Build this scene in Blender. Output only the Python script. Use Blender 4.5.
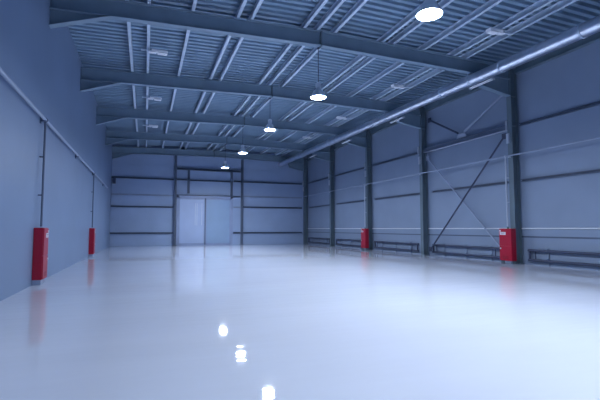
import bpy, bmesh, math, random
from mathutils import Vector, Matrix

for o in list(bpy.data.objects):
    bpy.data.objects.remove(o)
S = bpy.context.scene
C = S.collection

# ------------------------------------------------------------------ camera
cam_data = bpy.data.cameras.new('camera')
cam_data.sensor_width = 36.0
cam_data.lens = 425.63 / 600 * 36
cam_data.clip_end = 200
cam = bpy.data.objects.new('camera', cam_data)
C.objects.link(cam)
cam.location = (0, 0, 1.42)
cam.rotation_euler = (math.radians(90 + 3.834), 0, math.radians(-19.996))
S.camera = cam

# ------------------------------------------------------------------ world, exposure
W = bpy.data.worlds.new('world')
W.use_nodes = True
W.node_tree.nodes['Background'].inputs[0].default_value = (0.25, 0.45, 1.0, 1)
W.node_tree.nodes['Background'].inputs[1].default_value = 0.02
S.world = W
S.view_settings.view_transform = 'Standard'
S.view_settings.look = 'None'
S.view_settings.gamma = 1
S.view_settings.use_curve_mapping = False
S.view_settings.exposure = 0.0
LAMP_POWER = 770.0
LAMP_COLOR = (0.80, 0.89, 1.0)

# ------------------------------------------------------------------ dimensions
XL, XR = -2.62, 14.30          # wall faces
YB, YF = 37.45, -9.0           # back wall face, wall behind the camera
RIDGE = 5.55
FRAMES = [13.2 + 6 * k for k in range(5)]     # frame lines in view
COL_X = 13.92                  # inner flange of the columns


def zroof(x, base):
    return base - 0.02 * abs(x - RIDGE)


# ------------------------------------------------------------------ materials
def mat(name, color, rough=0.5, metal=0.0, vary=0.0, scale=2.0, emit=None, spec=0.5, bump=0.0, bscale=20.0, stretch=None):
    m = bpy.data.materials.new(name)
    m.use_nodes = True
    nt = m.node_tree
    b = nt.nodes['Principled BSDF']
    b.inputs['Base Color'].default_value = (*color, 1)
    b.inputs['Roughness'].default_value = rough
    b.inputs['Metallic'].default_value = metal
    b.inputs['Specular IOR Level'].default_value = spec
    tc = nt.nodes.new('ShaderNodeTexCoord')
    vec = tc.outputs['Object']
    if stretch:
        mp = nt.nodes.new('ShaderNodeMapping')
        mp.inputs['Scale'].default_value = stretch
        nt.links.new(vec, mp.inputs[0])
        vec = mp.outputs[0]
    if vary:
        n = nt.nodes.new('ShaderNodeTexNoise')
        n.inputs['Scale'].default_value = scale
        n.inputs['Detail'].default_value = 5
        nt.links.new(vec, n.inputs['Vector'])
        r = nt.nodes.new('ShaderNodeValToRGB')
        r.color_ramp.elements[0].position = 0.3
        r.color_ramp.elements[1].position = 0.7
        r.color_ramp.elements[0].color = (*[c * (1 - vary) for c in color], 1)
        r.color_ramp.elements[1].color = (*[min(1, c * (1 + vary)) for c in color], 1)
        nt.links.new(n.outputs[0], r.inputs[0])
        nt.links.new(r.outputs[0], b.inputs['Base Color'])
    if bump:
        n2 = nt.nodes.new('ShaderNodeTexNoise')
        n2.inputs['Scale'].default_value = bscale
        n2.inputs['Detail'].default_value = 2
        nt.links.new(vec, n2.inputs['Vector'])
        bp = nt.nodes.new('ShaderNodeBump')
        bp.inputs['Strength'].default_value = bump
        bp.inputs['Distance'].default_value = 0.02
        nt.links.new(n2.outputs[0], bp.inputs['Height'])
        nt.links.new(bp.outputs[0], b.inputs['Normal'])
    if emit:
        b.inputs['Emission Color'].default_value = (*emit[0], 1)
        b.inputs['Emission Strength'].default_value = emit[1]
    return m


M = {}
M['floor'] = mat('floor_epoxy', (0.655, 0.695, 0.82), rough=0.035, vary=0.03, scale=0.5, spec=0.5, bump=0.08, bscale=3.0, stretch=(0.4, 1.6, 1))
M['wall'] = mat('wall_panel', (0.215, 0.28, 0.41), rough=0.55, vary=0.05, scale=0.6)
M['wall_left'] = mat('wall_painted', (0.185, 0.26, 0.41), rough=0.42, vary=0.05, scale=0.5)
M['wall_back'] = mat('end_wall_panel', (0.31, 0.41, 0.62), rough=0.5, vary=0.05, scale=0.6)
M['deck'] = mat('roof_deck', (0.20, 0.30, 0.42), rough=0.5, vary=0.06, scale=1.0)
M['steel'] = mat('steel_paint', (0.19, 0.275, 0.37), rough=0.5, vary=0.08, scale=1.5)
M['column'] = mat('column_paint', (0.11, 0.16, 0.21), rough=0.5, vary=0.10, scale=1.5)
M['zinc'] = mat('galvanised_steel', (0.50, 0.60, 0.74), rough=0.45, metal=0.0, vary=0.08, scale=6)
M['girt'] = mat('girt_paint', (0.08, 0.11, 0.18), rough=0.5, vary=0.06)
M['girtl'] = mat('girt_light_paint', (0.27, 0.33, 0.47), rough=0.5, vary=0.06)
M['duct'] = mat('duct_galvanised', (0.62, 0.68, 0.80), rough=0.28, metal=0.95, vary=0.10, scale=3)
M['red'] = mat('red_enamel', (0.38, 0.005, 0.03), rough=0.3, vary=0.04, scale=3)
M['reddark'] = mat('red_seam', (0.16, 0.004, 0.01), rough=0.5)
M['white'] = mat('white_paint', (0.72, 0.76, 0.85), rough=0.4)
M['pipe'] = mat('grey_pipe', (0.42, 0.48, 0.60), rough=0.35, vary=0.05)
M['pipelight'] = mat('pale_pipe', (0.34, 0.40, 0.54), rough=0.35, vary=0.04)
M['pipedark'] = mat('dark_pipe', (0.04, 0.055, 0.11), rough=0.4, vary=0.06)
M['black'] = mat('black_rubber', (0.02, 0.02, 0.025), rough=0.6)
M['green'] = mat('green_valve', (0.03, 0.16, 0.11), rough=0.4)
M['door'] = mat('door_paint', (0.40, 0.50, 0.74), rough=0.35, vary=0.05, scale=0.7)
M['doorb'] = mat('door_paint_bluish', (0.28, 0.40, 0.60), rough=0.35, vary=0.05, scale=0.7)
M['trim'] = mat('door_frame_paint', (0.28, 0.35, 0.55), rough=0.4, vary=0.04)
M['reflector'] = mat('lamp_aluminium', (0.62, 0.70, 0.82), rough=0.35, metal=0.3)
M['glow'] = mat('lamp_glow', (0.8, 0.8, 0.8), emit=(LAMP_COLOR, LAMP_POWER))
M['diffuser'] = mat('pale_plastic', (0.80, 0.84, 0.92), rough=0.3)


# ------------------------------------------------------------------ mesh helpers
def box(bm, a, b, rot=None):
    """axis-aligned box between corners a and b"""
    c = [(a[i] + b[i]) / 2 for i in range(3)]
    s = [abs(b[i] - a[i]) for i in range(3)]
    m = Matrix.Translation(c)
    if rot is not None:
        m = m @ rot
    bmesh.ops.create_cube(bm, size=1, matrix=m @ Matrix.Diagonal((*s, 1)))


def tube(bm, p0, p1, r, n=14, r2=None):
    p0, p1 = Vector(p0), Vector(p1)
    d = p1 - p0
    q = d.to_track_quat('Z', 'Y').to_matrix().to_4x4()
    bmesh.ops.create_cone(bm, cap_ends=True, cap_tris=False, segments=n, radius1=r, radius2=r if r2 is None else r2,
                          depth=d.length, matrix=Matrix.Translation((p0 + p1) / 2) @ q)


def ball(bm, p, r, n=10):
    bmesh.ops.create_uvsphere(bm, u_segments=n, v_segments=max(6, n // 2), radius=r, matrix=Matrix.Translation(p))


def pipe_path(bm, pts, r, n=14):
    for a, b in zip(pts, pts[1:]):
        tube(bm, a, b, r, n)
    for p in pts[1:-1]:
        ball(bm, p, r * 1.02, n)


def prism(bm, poly, axis, a, b):
    """extrude a polygon (list of 2-D points) along an axis between a and b.
    axis 0: points are (y,z); 1: (x,z); 2: (x,y)"""
    def mk(p, t):
        return (t, p[0], p[1]) if axis == 0 else (p[0], t, p[1]) if axis == 1 else (p[0], p[1], t)
    v0 = [bm.verts.new(mk(p, a)) for p in poly]
    v1 = [bm.verts.new(mk(p, b)) for p in poly]
    bm.faces.new(v0[::-1])
    bm.faces.new(v1)
    n = len(poly)
    for i in range(n):
        bm.faces.new((v0[i], v0[(i + 1) % n], v1[(i + 1) % n], v1[i]))


def lathe(bm, prof, c, n=28):
    """revolve (r, z) points about the vertical through c"""
    rings = []
    for r, z in prof:
        rings.append([bm.verts.new((c[0] + r * math.cos(2 * math.pi * i / n), c[1] + r * math.sin(2 * math.pi * i / n), c[2] + z)) for i in range(n)])
    for a, b in zip(rings, rings[1:]):
        for i in range(n):
            bm.faces.new((a[i], a[(i + 1) % n], b[(i + 1) % n], b[i]))
    return rings


def obj(name, bm, m, parent=None, smooth=False, bevel=0.0):
    bmesh.ops.recalc_face_normals(bm, faces=bm.faces)
    me = bpy.data.meshes.new(name)
    bm.to_mesh(me)
    bm.free()
    if smooth:
        me.shade_auto_smooth(angle=math.radians(40)) if hasattr(me, 'shade_auto_smooth') else [setattr(p, 'use_smooth', True) for p in me.polygons]
    me.materials.append(M[m])
    o = bpy.data.objects.new(name, me)
    C.objects.link(o)
    if smooth:
        for p in me.polygons:
            p.use_smooth = True
        try:
            me.set_sharp_from_angle(angle=math.radians(40))
        except Exception:
            pass
    if bevel:
        b = o.modifiers.new('bevel', 'BEVEL')
        b.width = bevel
        b.segments = 2
        b.limit_method = 'ANGLE'
    if parent:
        o.parent = parent
        o.matrix_parent_inverse = Matrix.Identity(4)
    return o


def tag(o, label, cat, group=None):
    o['label'] = label
    o['category'] = cat
    o['kind'] = 'thing'
    if group:
        o['group'] = group
    return o


def thing(name, label, cat, loc=(0, 0, 0), group=None):
    o = bpy.data.objects.new(name, None)
    C.objects.link(o)
    o.location = loc
    o.empty_display_size = 0.2
    return tag(o, label, cat, group)


def struct(o):
    o['kind'] = 'structure'
    return o


def dup(root, loc, label):
    r = root.copy()
    C.objects.link(r)
    r.location = loc
    r['label'] = label
    for ch in list(root.children):
        c = ch.copy()
        C.objects.link(c)
        c.parent = r
        for g in list(ch.children):
            d = g.copy()
            C.objects.link(d)
            d.parent = c
    return r


ORD = ['nearest', 'second', 'third', 'fourth', 'farthest']

# ------------------------------------------------------------------ room shell
bm = bmesh.new()
box(bm, (XL - 0.3, YF - 0.3, -0.2), (XR + 0.3, YB + 0.3, 0))
struct(obj('floor', bm, 'floor'))

bm = bmesh.new()
box(bm, (XL - 0.2, YF, 0), (XL - 0.003, YB, 8.5))
struct(obj('wall_left', bm, 'wall_left'))

bm = bmesh.new()
box(bm, (XR + 0.003, YF, 0), (XR + 0.2, YB, 8.5))
wr = struct(obj('wall_right', bm, 'wall'))

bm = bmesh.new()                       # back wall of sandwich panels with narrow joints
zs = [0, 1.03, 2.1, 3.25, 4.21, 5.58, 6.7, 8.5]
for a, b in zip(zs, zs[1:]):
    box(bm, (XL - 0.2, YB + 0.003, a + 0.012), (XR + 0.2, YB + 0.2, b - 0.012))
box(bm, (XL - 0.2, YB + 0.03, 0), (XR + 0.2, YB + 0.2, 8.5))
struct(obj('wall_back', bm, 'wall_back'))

bm = bmesh.new()
box(bm, (XL - 0.2, YF - 0.2, 0), (XR + 0.2, YF, 8.5))
struct(obj('wall_front', bm, 'wall'))

bm = bmesh.new()                       # ribbed roof deck, ribs across the hall
prof = []
y = YF
while y < YB + 0.2:
    prof += [(y, 0.0), (y + 0.14, 0.0), (y + 0.16, 0.11), (y + 0.28, 0.11)]
    y += 0.30
for xa, xb in ((XL - 0.2, RIDGE), (RIDGE, XR + 0.2)):
    va = [bm.verts.new((xa, p[0], zroof(xa, 8.455) + p[1])) for p in prof]
    vb = [bm.verts.new((xb, p[0], zroof(xb, 8.455) + p[1])) for p in prof]
    for i in range(len(prof) - 1):
        bm.faces.new((va[i], va[i + 1], vb[i + 1], vb[i]))
struct(obj('ceiling', bm, 'deck'))

# panel joints on the long wall (fine grooves read as thin dark lines)
bm = bmesh.new()
box(bm, (XR - 0.010, YF, 1.06), (XR + 0.003, YB, 1.12))
struct(obj('trim_1', bm, 'girt'))

# ------------------------------------------------------------------ double door in the back wall
door = bpy.data.objects.new('door_1', None)
C.objects.link(door)
door.location = (4.87, YB, 0)
struct(door)
dx = -4.75


def dpart(name, bm, m, parent=door, **k):
    for v in bm.verts:
        v.co.x += dx
        v.co.y -= YB
    return obj(name, bm, m, parent, **k)


bm = bmesh.new()
box(bm, (2.36, YB - 0.16, 0), (2.54, YB, 4.22))
box(bm, (6.96, YB - 0.16, 0), (7.14, YB, 4.22))
box(bm, (2.36, YB - 0.16, 4.04), (7.14, YB, 4.22))
dpart('door_frame', bm, 'trim')
bm = bmesh.new()
box(bm, (2.3, YB - 0.22, 4.22), (7.2, YB, 4.30))
dpart('door_track', bm, 'girt')
for xa, xb, mm in ((2.54, 4.73, 'door'), (4.79, 6.96, 'doorb')):
    bm = bmesh.new()
    box(bm, (xa, YB - 0.10, 0.03), (xb, YB - 0.01, 4.03))
    leaf = dpart('door_leaf', bm, mm)
    bm = bmesh.new()
    for (a, b, c, d) in ((xa, xa + .09, .03, 4.03), (xb - .09, xb, .03, 4.03), (xa, xb, .03, .17), (xa, xb, 3.9, 4.03)):
        box(bm, (a, YB - 0.12, c), (b, YB - 0.10, d))
    dpart('leaf_frame', bm, 'trim', leaf)
for xx in (3.9, 4.05, 4.45):
    bm = bmesh.new()
    box(bm, (xx, YB - 0.125, 1.7), (xx + 0.03, YB - 0.10, 3.6))
    dpart('locking_rod', bm, 'white')
bm = bmesh.new()
box(bm, (4.72, YB - 0.13, 0.03), (4.80, YB - 0.03, 4.03))
dpart('centre_seal', bm, 'girt')
bm = bmesh.new()
box(bm, (2.5, YB - 0.30, 0.0), (7.0, YB - 0.02, 0.03))
dpart('door_threshold', bm, 'trim')

# ------------------------------------------------------------------ wind posts, girts and door framing on the back wall
YP = YB - 0.22     # face of framing


def back_bar(name, x0, x1, z0, z1, dep, m, label, cat, group=None):
    bm = bmesh.new()
    # a cold-formed channel: web on the wall, two lips
    if (x1 - x0) > (z1 - z0):
        box(bm, (x0, YB - 0.02, z0), (x1, YB, z1))
        box(bm, (x0, YB - dep, z1 - 0.03), (x1, YB - 0.02, z1))
        box(bm, (x0, YB - dep, z0), (x1, YB - 0.02, z0 + 0.03))
    else:
        box(bm, (x0, YB - 0.02, z0), (x1, YB, z1))
        box(bm, (x0, YB - dep, z0), (x0 + 0.03, YB - 0.02, z1))
        box(bm, (x1 - 0.03, YB - dep, z0), (x1, YB - 0.02, z1))
        box(bm, (x0 + 0.03, YB - dep, z0), (x1 - 0.03, YB - dep + 0.02, z1))
    return tag(obj(name, bm, m), label, cat, group)


def wind_post(x, label):
    t = thing('wind_post', label, 'post', (x, YB, 0), 'steel posts of the end wall')
    bm = bmesh.new()
    box(bm, (-0.085, -0.30, 0.02), (0.085, -0.28, 7.6))
    box(bm, (-0.085, -0.02, 0.02), (0.085, 0, 7.6))
    box(bm, (-0.012, -0.28, 0.02), (0.012, -0.02, 7.6))
    obj('post_profile', bm, 'girt', t)
    bm = bmesh.new()
    box(bm, (-0.17, -0.36, 0), (0.17, 0, 0.02))
    obj('base_plate', bm, 'girt', t)


wind_post(2.36, 'full-height steel post beside the left edge of the double door')
wind_post(8.08, 'full-height steel post standing clear of the double door on its right')
G = 'door framing members'
back_bar('header_beam', 2.48, 7.96, 6.42, 6.58, 0.20, 'girt', 'horizontal steel header high above the double door between two posts', 'beam')
back_bar('framing_stub', 3.36, 3.54, 4.43, 6.41, 0.16, 'girt', 'short upright stub above the left door leaf under the header', 'post', G)
back_bar('framing_stub', 7.06, 7.24, 4.31, 6.41, 0.16, 'girt', 'short upright stub above the right door jamb under the header', 'post', G)
GB = 'horizontal girts of the end wall'
where = {'L': 'left of the double door', 'R': 'right of the door posts', 'N': 'in the narrow bay beside the door'}
lv = {'L': [(5.57, 'girt', 'topmost'), (4.2, 'girtl', 'second from top'), (3.22, 'girt', 'third from top'), (1.05, 'girt', 'lowest')],
      'R': [(5.59, 'girt', 'topmost'), (4.29, 'girtl', 'second from top'), (3.33, 'girt', 'third from top'), (1.05, 'girt', 'lowest')],
      'N': [(5.6, 'girt', 'topmost'), (4.24, 'girt', 'second from top'), (3.3, 'girtl', 'third from top'), (1.05, 'girt', 'lowest')]}
rng = {'L': (XL, 2.24), 'R': (8.20, 13.8), 'N': (7.34, 7.96)}
for s in 'LRN':
    for z, mm, w in lv[s]:
        back_bar('wall_girt', rng[s][0], rng[s][1], z - 0.06, z + 0.06, 0.13 if mm == 'girt' else 0.05, mm,
                 f'{w} horizontal end wall girt {where[s]}', 'girt', GB)
back_bar('wall_girt', 3.56, 7.04, 5.50, 5.62, 0.13, 'girt', 'horizontal end wall girt crossing above the double door', 'girt', GB)
back_bar('wall_girt', 2.48, 3.34, 5.52, 5.64, 0.13, 'girt', 'short end wall girt between door post and stub above the left leaf', 'girt', GB)

# ------------------------------------------------------------------ right-hand columns
def make_column(first_y):
    t = thing('steel_column', 'x', 'column', (COL_X, first_y, 0), 'steel columns of the long wall')
    d = 0.325
    b = 0.12
    bm = bmesh.new()
    box(bm, (0, -b, 0.025), (0.022, b, 8.0))
    box(bm, (d - 0.022, -b, 0.025), (d, b, 8.0))
    box(bm, (0.022, -0.012, 0.025), (d - 0.022, 0.012, 8.0))
    obj('column_profile', bm, 'column', t)
    bm = bmesh.new()
    box(bm, (0.0, -0.17, 0), (d, 0.17, 0.025))
    for sx in (0.06, d - 0.08):
        for sy in (-0.145, 0.145):
            tube(bm, (sx, sy, 0.02), (sx, sy, 0.055), 0.016, 8)
    obj('base_plate', bm, 'column', t)
    for z in (6.82, 5.6):
        for s in (-1, 1):
            bm = bmesh.new()
            box(bm, (0.022, s * 0.012, z), (d - 0.022, s * b, z + 0.02))
            obj('stiffener', bm, 'column', t)
    bm = bmesh.new()
    box(bm, (-0.06, 0.02, 4.9), (0.0, 0.14, 5.3))
    obj('connection_box', bm, 'pipe', t)
    bm = bmesh.new()
    box(bm, (-0.08, 0.12, 5.45), (0.02, 0.15, 5.85))
    obj('bracket', bm, 'pipe', t)
    return t


col0 = make_column(FRAMES[0])
col_lab = ['steel column behind the large red cabinet, nearest of the long wall row',
           'steel column at the foot of the diagonal brace, second of the row',
           'steel column behind the small distant red cabinet, third of the row',
           'slim distant steel column without a cabinet, fourth of the row',
           'corner steel column where the long wall meets the end wall']
col0['label'] = col_lab[0]
for k in range(1, 5):
    dup(col0, (COL_X, FRAMES[k], 0), col_lab[k])

# ------------------------------------------------------------------ roof beams (rafters with haunches)
def make_beam(y):
    t = thing('roof_beam', 'x', 'beam', (0, y, 0), 'steel roof beams across the hall')
    zb, zt, b = 7.69, 8.205, 0.12
    xs = [XL, RIDGE, COL_X]
    bm = bmesh.new()
    for a, c in ((XL, RIDGE), (RIDGE, COL_X - 0.003)):
        for z0, z1, w in ((zb, zb + 0.022, b), (zt - 0.022, zt, b), (zb + 0.022, zt - 0.022, 0.012)):
            prism(bm, [(a, zroof(a, z0)), (c, zroof(c, z0)), (c, zroof(c, z1)), (a, zroof(a, z1))], 1, -w, w)
    obj('rafter_profile', bm, 'steel', t)
    # haunch at the plain wall
    def haunch(pts_low, x_wall, name):
        bm = bmesh.new()
        low = pts_low
        top = [(low[-1][0], zroof(low[-1][0], zb)), (x_wall, zroof(x_wall, zb))]
        prism(bm, low + top, 1, -0.012, 0.012)
        for p, q in zip(low, low[1:]):
            prism(bm, [p, q, (q[0], q[1] + 0.022), (p[0], p[1] + 0.022)], 1, -b, b)
        obj(name, bm, 'steel', t)
    haunch([(XL, 7.03), (-1.09, 7.55)], XL, 'haunch')
    haunch([(COL_X - 0.003, 6.83), (12.50, 7.085), (12.34, 7.55)], COL_X - 0.003, 'haunch')
    bm = bmesh.new()
    box(bm, (RIDGE - 0.025, -b, zb - 0.05), (RIDGE + 0.025, b, zt))
    for z in (7.8, 7.95, 8.08):
        for s in (-1, 1):
            tube(bm, (RIDGE - 0.045, s * 0.07, z), (RIDGE + 0.045, s * 0.07, z), 0.014, 8)
    obj('ridge_plate', bm, 'column', t)
    return t


beam0 = make_beam(FRAMES[0])
for k in range(5):
    lab = ['nearest roof beam, cutting the top of the picture above the hanging lamps',
           'second roof beam, spanning behind the lamp with the long rod',
           'third roof beam counted from the camera side',
           'fourth roof beam, just in front of the one at the end wall',
           'last roof beam, lying against the end wall above the door'][k]
    if k == 0:
        beam0['label'] = lab
    else:
        dup(beam0, (0, FRAMES[k] if k < 4 else 37.2, 0), lab)

# ------------------------------------------------------------------ purlins along the hall
PX = [-0.65, -0.03, 1.25, 2.65, 3.1, 4.93, 5.42, 6.05, 7.95, 8.4, 9.73, 11.12, 11.72]
NTH = ['first', 'second', 'third', 'fourth', 'fifth', 'sixth', 'seventh', 'eighth', 'ninth', 'tenth', 'eleventh', 'twelfth', 'thirteenth']
for i, x in enumerate(PX):
    bm = bmesh.new()
    z0 = zroof(x, 8.211)
    y0, y1 = 0.5, YB
    h = 0.236
    pts = [(x + 0.05, z0), (x + 0.05, z0 + h), (x - 0.02, z0 + h), (x - 0.02, z0 + h - 0.012), (x + 0.038, z0 + h - 0.012),
           (x + 0.038, z0 + 0.012), (x - 0.038, z0 + 0.012), (x - 0.038, z0 + 0.02), (x - 0.05, z0 + 0.02), (x - 0.05, z0)]
    prism(bm, pts, 1, y0, y1)                    # cold-formed channel, open towards the plain wall
    tag(obj('roof_purlin', bm, 'zinc'), f'{NTH[i]} long galvanised purlin under the roof deck, counted from the plain wall', 'purlin', 'roof purlins along the hall')

# ------------------------------------------------------------------ girts and bracing on the long wall
bays = [(2.0, 13.05)] + [(FRAMES[k] + 0.15, FRAMES[k + 1] - 0.15) for k in range(4)]
bay_lab = ['in front of the nearest column', 'behind the diagonal brace', 'between the second and third columns', 'between the third and fourth columns', 'in the far corner bay']
for k, (ya, yb) in enumerate(bays):
    for z, w in ((5.63, 'upper'), (3.35, 'lower')):
        if k == 1 and z > 5:
            continue
        bm = bmesh.new()
        e = 0.35 if (k > 0 and z < 5) else 0.05
        box(bm, (XR - 0.02, ya + 0.05, z - 0.05), (XR, yb - e, z + 0.05))
        box(bm, (XR - 0.10, ya + 0.05, z + 0.03), (XR - 0.02, yb - e, z + 0.05))
        box(bm, (XR - 0.10, ya + 0.05, z - 0.05), (XR - 0.02, yb - e, z - 0.03))
        tag(obj('wall_girt', bm, 'girt'), f'{w} dark girt on the long wall {bay_lab[k]}', 'girt', 'girts of the long wall')

for k, (ya, yb) in enumerate(bays):
    bm = bmesh.new()
    if k == 0:
        ya = 2.0
    prism(bm, [(14.16, 7.76), (XR, 7.76), (XR, 8.19), (14.16, 8.19)], 1, ya + 0.03, yb - 0.03)
    prism(bm, [(14.10, 7.76), (14.16, 7.76), (14.16, 7.79), (14.10, 7.79)], 1, ya + 0.03, yb - 0.03)
    tag(obj('eave_beam', bm, 'column'), f'dark eave beam along the top of the long wall {bay_lab[k]}', 'beam', 'eave beams of the long wall')

ya, yb = bays[1]
t = thing('brace_strut', 'horizontal brace strut with pale lower flange between the two nearest columns', 'strut', (14.08, 16.2, 5.6))
bm = bmesh.new()
box(bm, (-0.015, ya - 16.2, -0.09), (0.015, yb - 16.2, 0.09))
box(bm, (-0.08, ya - 16.2, 0.09), (0.08, yb - 16.2, 0.11))
obj('strut_profile', bm, 'girt', t)
bm = bmesh.new()
box(bm, (-0.08, ya - 16.2, -0.11), (0.08, yb - 16.2, -0.09))
o = obj('lower_flange', bm, 'pipe', t)
o['label'] = 'pale lower flange'
bm = bmesh.new()
prism(bm, [(-0.35, 0.11), (0.35, 0.11), (0.22, 0.34), (-0.22, 0.34)], 0, -0.01, 0.01)
obj('gusset_plate', bm, 'pipe', t)


def brace(p, q, r, m, label, end_plates):
    t = thing('brace_rod', label, 'brace', (p[0], p[1], p[2]), 'diagonal wall braces')
    v = Vector(q) - Vector(p)
    bm = bmesh.new()
    tube(bm, (0, 0, 0), v, r, 12)
    obj('rod', bm, m, t)
    for e in end_plates:
        bm = bmesh.new()
        c = v * e
        box(bm, (c.x - 0.012, c.y - 0.12, c.z - 0.12), (c.x + 0.012, c.y + 0.12, c.z + 0.12))
        obj('end_plate', bm, m, t)
    return t


brace((14.06, 18.55, 7.15), (14.06, 16.42, 6.0), 0.05, 'pipedark', 'dark upper brace running down from the second column to the strut', (0,))
brace((14.06, 13.55, 7.1), (14.06, 15.98, 6.0), 0.05, 'girtl', 'pale upper brace running down from the nearest column to the strut', (0,))
brace((13.985, 13.5, 5.3), (13.985, 18.62, 0.3), 0.04, 'pipedark', 'long dark diagonal brace reaching the foot of the second column', (0.01, 0.99))
brace((14.07, 18.85, 5.2), (14.07, 13.66, 0.3), 0.035, 'girtl', 'long pale diagonal brace crossing behind the dark one', (0.01, 0.99))

# ------------------------------------------------------------------ smooth-tube heating registers low on the long wall
for k, (ya, yb) in enumerate(bays):
    a, b = ya + 0.55, yb - 0.42
    if k == 0:
        a, b = 6.5, 12.72
    x = XR - 0.13
    t = thing('heating_register', f'dark two-tube heating register low on the long wall {bay_lab[k]}', 'heater', (x, a, 0), 'heating registers of the long wall')
    for z in (0.2, 0.57):
        bm = bmesh.new()
        tube(bm, (0, 0, z), (0, b - a, z), 0.05, 16)
        obj('tube', bm, 'pipedark', t, smooth=True)
    for yy, rr in ((0.06, 0.045), (b - a - 0.06, 0.045), (0.5, 0.022), (b - a - 0.32, 0.022)):
        bm = bmesh.new()
        tube(bm, (0, yy, 0.2), (0, yy, 0.57), rr, 12)
        obj('connector', bm, 'pipedark', t, smooth=True)
    for yy in (0.8, (b - a) / 2, b - a - 0.8):
        bm = bmesh.new()
        box(bm, (0.07, yy - 0.02, 0.0), (0.11, yy + 0.02, 0.66))
        box(bm, (0.0, yy - 0.02, 0.215), (0.07, yy + 0.02, 0.29))
        box(bm, (0.0, yy - 0.02, 0.62), (0.07, yy + 0.02, 0.65))
        obj('stand', bm, 'wall', t)

# pale pipe along the wall behind the columns
t = thing('wall_pipe', 'thin pale pipe running level along the long wall behind the columns', 'pipe', (XR - 0.028, 5.0, 1.42))
bm = bmesh.new()
tube(bm, (0, 0, 0), (0, YB - 5.0 - 0.2, 0), 0.0255, 12)
obj('pipe_run', bm, 'white', t, smooth=True)
for yy in range(2, 32, 3):
    bm = bmesh.new()
    box(bm, (0.0, yy - 0.02, -0.03), (0.026, yy + 0.02, 0.03))
    obj('pipe_clip', bm, 'pipe', t)

# hydrant supply pipe across the columns
t = thing('hydrant_pipe', 'pale fire water pipe high across the front of the columns', 'pipe', (COL_X - 0.09, 4.5, 4.37))
bm = bmesh.new()
tube(bm, (0, 0, 0), (0, YB - 5.0, 0), 0.032, 14)
obj('pipe_run', bm, 'girtl', t, smooth=True)
for yy in (13.38, 25.3):
    bm = bmesh.new()
    tube(bm, (0, yy - 4.5, 0), (0, yy - 4.5, -2.86), 0.028, 12)
    ball(bm, (0, yy - 4.5, 0), 0.05)
    dp = obj('drop_pipe', bm, 'pipe', t, smooth=True)
    for z in (-0.9, -1.9):
        bm = bmesh.new()
        box(bm, (0.0, yy - 4.5 - 0.08, z), (0.087, yy - 4.5 + 0.03, z + 0.03))
        obj('pipe_clip', bm, 'pipe', dp)
for yy in FRAMES[:4]:
    bm = bmesh.new()
    box(bm, (-0.02, yy - 4.5 - 0.03, -0.07), (0.087, yy - 4.5 + 0.03, -0.035))
    obj('pipe_bracket', bm, 'pipe', t)

# plain-wall supply pipe with two drops
t = thing('sprinkler_pipe', 'grey fire water pipe sloping away along the plain wall', 'pipe', (XL + 0.10, 4.0, 4.27))
bm = bmesh.new()
tube(bm, (0, 0, 0), (0, 28.6, 0), 0.042, 14)
ball(bm, (0, 28.6, 0), 0.07)
o = obj('pipe_run', bm, 'pipelight', t, smooth=True)
for yy in (12.66, 24.05):
    bm = bmesh.new()
    tube(bm, (0, yy - 4, 0), (0, yy - 4, -2.80), 0.026, 12)
    tube(bm, (0, yy - 4 - 0.05, 0), (0, yy - 4 + 0.05, 0), 0.06, 12)
    dp = obj('drop_pipe', bm, 'girt', t, smooth=True)
    for z in (-1.0, -2.0):
        bm = bmesh.new()
        box(bm, (-0.10, yy - 4 - 0.03, z), (0.0, yy - 4 + 0.03, z + 0.03))
        obj('pipe_clip', bm, 'pipedark', dp)
for yy in (12.55, 18.5, 24.2, 30.0):
    bm = bmesh.new()
    box(bm, (-0.10, yy - 4 - 0.04, -0.06), (0.03, yy - 4 + 0.04, -0.03))
    box(bm, (-0.10, yy - 4 - 0.04, -0.12), (-0.07, yy - 4 + 0.04, 0.06))
    obj('pipe_bracket', bm, 'girt', t)

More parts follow.
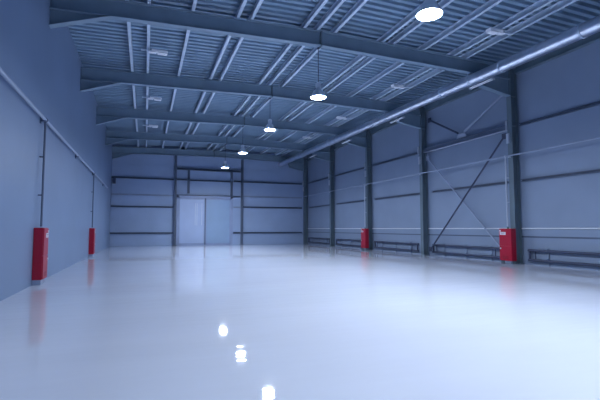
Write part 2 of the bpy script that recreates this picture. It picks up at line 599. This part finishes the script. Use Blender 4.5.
# ------------------------------------------------------------------ red fire hose cabinets
def fire_cabinet(loc, w, d, h, facing, label, plinth=None, valve=True):
    """front faces +x when facing=1, -x when facing=-1; local origin at floor below the back face"""
    t = thing('fire_cabinet', label, 'cabinet', loc, 'red fire hose cabinets')
    s = facing
    z0 = 0.13
    bm = bmesh.new()
    box(bm, (0, -w / 2, z0), (s * (d - 0.025), w / 2, z0 + h))
    obj('cabinet_body', bm, 'red', t, bevel=0.008)
    split = z0 + h * 0.46
    for name, a, b in (('lower_door', z0 + 0.012, split - 0.006), ('upper_door', split + 0.006, z0 + h - 0.012)):
        bm = bmesh.new()
        box(bm, (s * (d - 0.024), -w / 2 + 0.012, a), (s * d, w / 2 - 0.012, b))
        dr = obj(name, bm, 'red', t, bevel=0.006)
        bm = bmesh.new()
        yh = w / 2 - 0.07
        zz = b - 0.10 if name == 'lower_door' else a + 0.10
        if name == 'lower_door':
            tube(bm, (s * d, yh, zz), (s * (d + 0.018), yh, zz), 0.032, 16)
        else:
            tube(bm, (s * d, yh, b - 0.08), (s * (d + 0.012), yh, b - 0.08), 0.034, 16)
        o = obj('lock' if name == 'lower_door' else 'seal_disc', bm, 'white', dr)
        o['label'] = 'white round disc'
        if name == 'upper_door':
            bm = bmesh.new()
            box(bm, (s * d, -0.03, b - 0.24), (s * (d + 0.004), w / 2 - 0.05, b - 0.13))
            o = obj('sign_plate', bm, 'white', dr)
            o['label'] = 'white sign plate'
            bm = bmesh.new()
            for q in range(2):
                box(bm, (s * (d + 0.004), 0.0, b - 0.17 - 0.04 * q), (s * (d + 0.006), w / 2 - 0.08, b - 0.155 - 0.04 * q))
            obj('sign_lines', bm, 'reddark', dr)
        else:
            bm = bmesh.new()
            for q in range(4):
                box(bm, (s * d, -0.14, a + 0.07 + 0.03 * q), (s * (d + 0.003), 0.14, a + 0.08 + 0.03 * q))
            obj('vent_slots', bm, 'reddark', dr)
    if plinth:
        bm = bmesh.new()
        box(bm, (0, -w / 2 + 0.02, 0), (s * (d - 0.04), w / 2 - 0.02, z0))
        obj('plinth', bm, plinth, t)
    else:
        for yy in (-w / 2 + 0.05, w / 2 - 0.05):
            for xx in (0.06, d - 0.08):
                bm = bmesh.new()
                box(bm, (s * xx, yy - 0.02, 0), (s * (xx + 0.04), yy + 0.02, z0))
                obj('foot', bm, 'column', t)
    if valve:
        bm = bmesh.new()
        tube(bm, (s * 0.10, -0.02, z0 + h), (s * 0.10, -0.02, z0 + h + 0.05), 0.045, 14)
        obj('pipe_collar', bm, 'green', t)
    return t


fire_cabinet((XL, 12.62, 0), 0.55, 0.235, 1.31, 1, 'large red fire cabinet on the plain wall under the nearer drop pipe', plinth='girtl', valve=False)
fire_cabinet((XL, 24.05, 0), 0.55, 0.235, 1.31, 1, 'small distant red fire cabinet on the plain wall under the farther drop pipe', plinth='girtl', valve=False)
fire_cabinet((COL_X - 0.02, 13.35, 0), 0.62, 0.25, 1.29, -1, 'large red fire cabinet fixed to the nearest steel column')
fire_cabinet((COL_X - 0.02, 25.24, 0), 0.62, 0.25, 1.29, -1, 'small distant red fire cabinet fixed to the third steel column')

# ------------------------------------------------------------------ high-bay lamps
def make_lamp(zt):
    t = thing('highbay_lamp', 'x', 'lamp', (0, 0, 0), 'high-bay lamps along the ridge')
    bm = bmesh.new()
    tube(bm, (0, 0, 0.52), (0, 0, zt), 0.014, 10)
    box(bm, (-0.03, -0.03, zt - 0.06), (0.03, 0.03, zt))
    obj('suspension_rod', bm, 'pipedark', t)
    bm = bmesh.new()
    tube(bm, (0, 0, 0.34), (0, 0, 0.52), 0.075, 20, r2=0.06)
    for i in range(8):
        a = math.pi / 4 * i
        box(bm, (0.085 * math.cos(a) - 0.012, 0.085 * math.sin(a) - 0.012, 0.36), (0.085 * math.cos(a) + 0.012, 0.085 * math.sin(a) + 0.012, 0.49))
    obj('ballast_housing', bm, 'reflector', t)
    bm = bmesh.new()
    lathe(bm, [(0.265, 0.0), (0.258, 0.05), (0.215, 0.14), (0.15, 0.24), (0.09, 0.31), (0.07, 0.35), (0.06, 0.35), (0.08, 0.30), (0.14, 0.23), (0.205, 0.13), (0.248, 0.05), (0.258, 0.0), (0.265, 0.0)], (0, 0, 0), 36)
    obj('reflector', bm, 'reflector', t, smooth=True)
    bm = bmesh.new()
    ret = lathe(bm, [(0.245, 0.03), (0.245, 0.038)], (0, 0, 0), 36)
    bm.faces.new(ret[0][::-1])
    bm.faces.new(ret[1])
    obj('glowing_lens', bm, 'glow', t)
    return t


lamp_lab = ['lamp of the ridge row hanging almost above the photographer', 'big bright lamp nearest the camera at the top of the picture', 'bright lamp on a long rod in front of the second roof beam',
            'third lamp of the row, bell shape visible under the roof', 'fourth lamp of the row, small with its bell visible',
            'smallest and farthest lamp, hanging before the end wall']
LP = [(1.2, 5.86), (7.15, 5.86), (13.2, 5.88), (19.2, 6.08), (25.2, 5.97), (31.2, 5.88)]  # first entry: extra lamp out of view, added to brighten the near floor
for k, (y, z) in enumerate(LP):
    lm = make_lamp((8.205 if k < 2 else 7.635) - z)     # the first two hang from a purlin, the others from the beams
    lm.location = (5.47, y, z)
    lm['label'] = lamp_lab[k]

# ------------------------------------------------------------------ slim fixtures under the purlins
def make_fixture():
    t = thing('ceiling_fixture', 'x', 'light fixture', (0, 0, 0), 'small fixtures under the roof deck')
    bm = bmesh.new()
    box(bm, (-0.42, -0.04, -0.02), (-0.02, 0.04, 0.02))
    box(bm, (-0.20, -0.03, 0.02), (-0.14, 0.03, 0.10))
    obj('mounting_arm', bm, 'zinc', t)
    bm = bmesh.new()
    box(bm, (-0.05, -0.12, -0.03), (0.52, 0.12, 0.05))
    obj('housing', bm, 'diffuser', t, bevel=0.03)
    bm = bmesh.new()
    box(bm, (-0.16, -0.09, -0.07), (0.12, 0.09, -0.028))
    obj('sensor', bm, 'diffuser', t, bevel=0.025)
    bm = bmesh.new()
    box(bm, (0.16, -0.11, -0.09), (0.50, 0.11, -0.028))
    obj('diffuser', bm, 'diffuser', t, bevel=0.025)
    return t


fx0 = make_fixture()
fx = [((0.14, 16.35), 'small white fixture under the second purlin, nearest on the plain wall side'),
      ((0.14, 22.4), 'small white fixture under the second purlin, middle one on the plain wall side'),
      ((0.14, 28.6), 'small white fixture under the second purlin, farthest on the plain wall side'),
      ((11.06, 10.75), 'small white fixture above the round duct, nearest the camera'),
      ((11.06, 16.6), 'small white fixture near the round duct, second from the camera'),
      ((11.06, 22.6), 'small white fixture near the round duct, third from the camera'),
      ((11.06, 28.4), 'small white fixture near the round duct, farthest from the camera')]
for i, ((x, y), lab) in enumerate(fx):
    px = -0.03 if x < 5 else 11.12
    z = zroof(px, 8.211) - 0.10
    if i == 0:
        fx0.location = (x, y, z)
        fx0['label'] = lab
    else:
        r = dup(fx0, (x, y, z), lab)
        if x > 5:
            r.rotation_euler.z = math.pi

# ------------------------------------------------------------------ round ventilation duct
t = thing('ventilation_duct', 'long round galvanised air duct hanging along the top of the long wall', 'duct', (12.33, 0, 7.30))
t.rotation_euler.z = 0.022
segs = [(2.0, 8.7, 0.215), (8.7, 11.7, 0.215), (11.7, 14.9, 0.215), (14.9, 20.5, 0.215), (20.5, 26.5, 0.215), (26.5, 31.8, 0.215), (31.8, 36.9, 0.215)]
for a, b, r in segs:
    bm = bmesh.new()
    tube(bm, (0, a, 0), (0, b, 0), r, 40)
    obj('duct_section', bm, 'duct', t, smooth=True)
for (a, b, r) in segs[1:]:
    bm = bmesh.new()
    tube(bm, (0, a - 0.03, 0), (0, a + 0.03, 0), r + 0.02, 40)
    obj('joint_collar', bm, 'zinc', t, smooth=True)
bm = bmesh.new()
tube(bm, (0, 36.9, 0), (0, 36.94, 0), 0.23, 40)
tube(bm, (0, 36.94, 0), (0, 37.0, 0), 0.17, 40)
o = obj('end_cap', bm, 'white', t, smooth=True)
for yy, r in [(yf, .215) for yf in FRAMES[:4]]:
    for s in (-1, 1):
        bm = bmesh.new()
        tube(bm, (s * (r - 0.02), yy, 0), (s * (r - 0.02), yy, 7.545 - 7.30), 0.010, 8)
        obj('hanger_rod', bm, 'zinc', t)
    bm = bmesh.new()
    tube(bm, (0, yy - 0.03, 0), (0, yy + 0.03, 0), r + 0.01, 40)
    obj('hanger_strap', bm, 'zinc', t, smooth=True)

# pale battens under the beam haunches
bt = thing('batten_light', 'x', 'light fixture', (0, 0, 0), 'pale battens beside the duct')
bm = bmesh.new()
box(bm, (-0.07, -0.6, -0.03), (0.07, 0.6, 0.03))
obj('batten_body', bm, 'diffuser', bt, bevel=0.02)
for s in (-0.62, 0.6):
    bm = bmesh.new()
    box(bm, (-0.08, s, -0.04), (0.08, s + 0.02, 0.04))
    obj('end_cap', bm, 'pipe', bt)
bl = ['pale unlit batten below the duct at the nearest column', 'pale unlit batten below the duct at the second column',
      'pale unlit batten below the duct at the third column', 'pale unlit batten below the duct at the fourth column']
for k in range(4):
    loc = (12.39, FRAMES[k] - 0.15, 7.14)
    if k == 0:
        bt.location = loc
        bt['label'] = bl[0]
    else:
        dup(bt, loc, bl[k])

# small switch box on the end wall near the corner
bm = bmesh.new()
box(bm, (-2.5, YB - 0.16, 5.05), (-2.3, YB, 5.5))
tag(obj('junction_box', bm, 'pipedark', bevel=0.01), 'small dark box on the end wall in the plain wall corner', 'box')
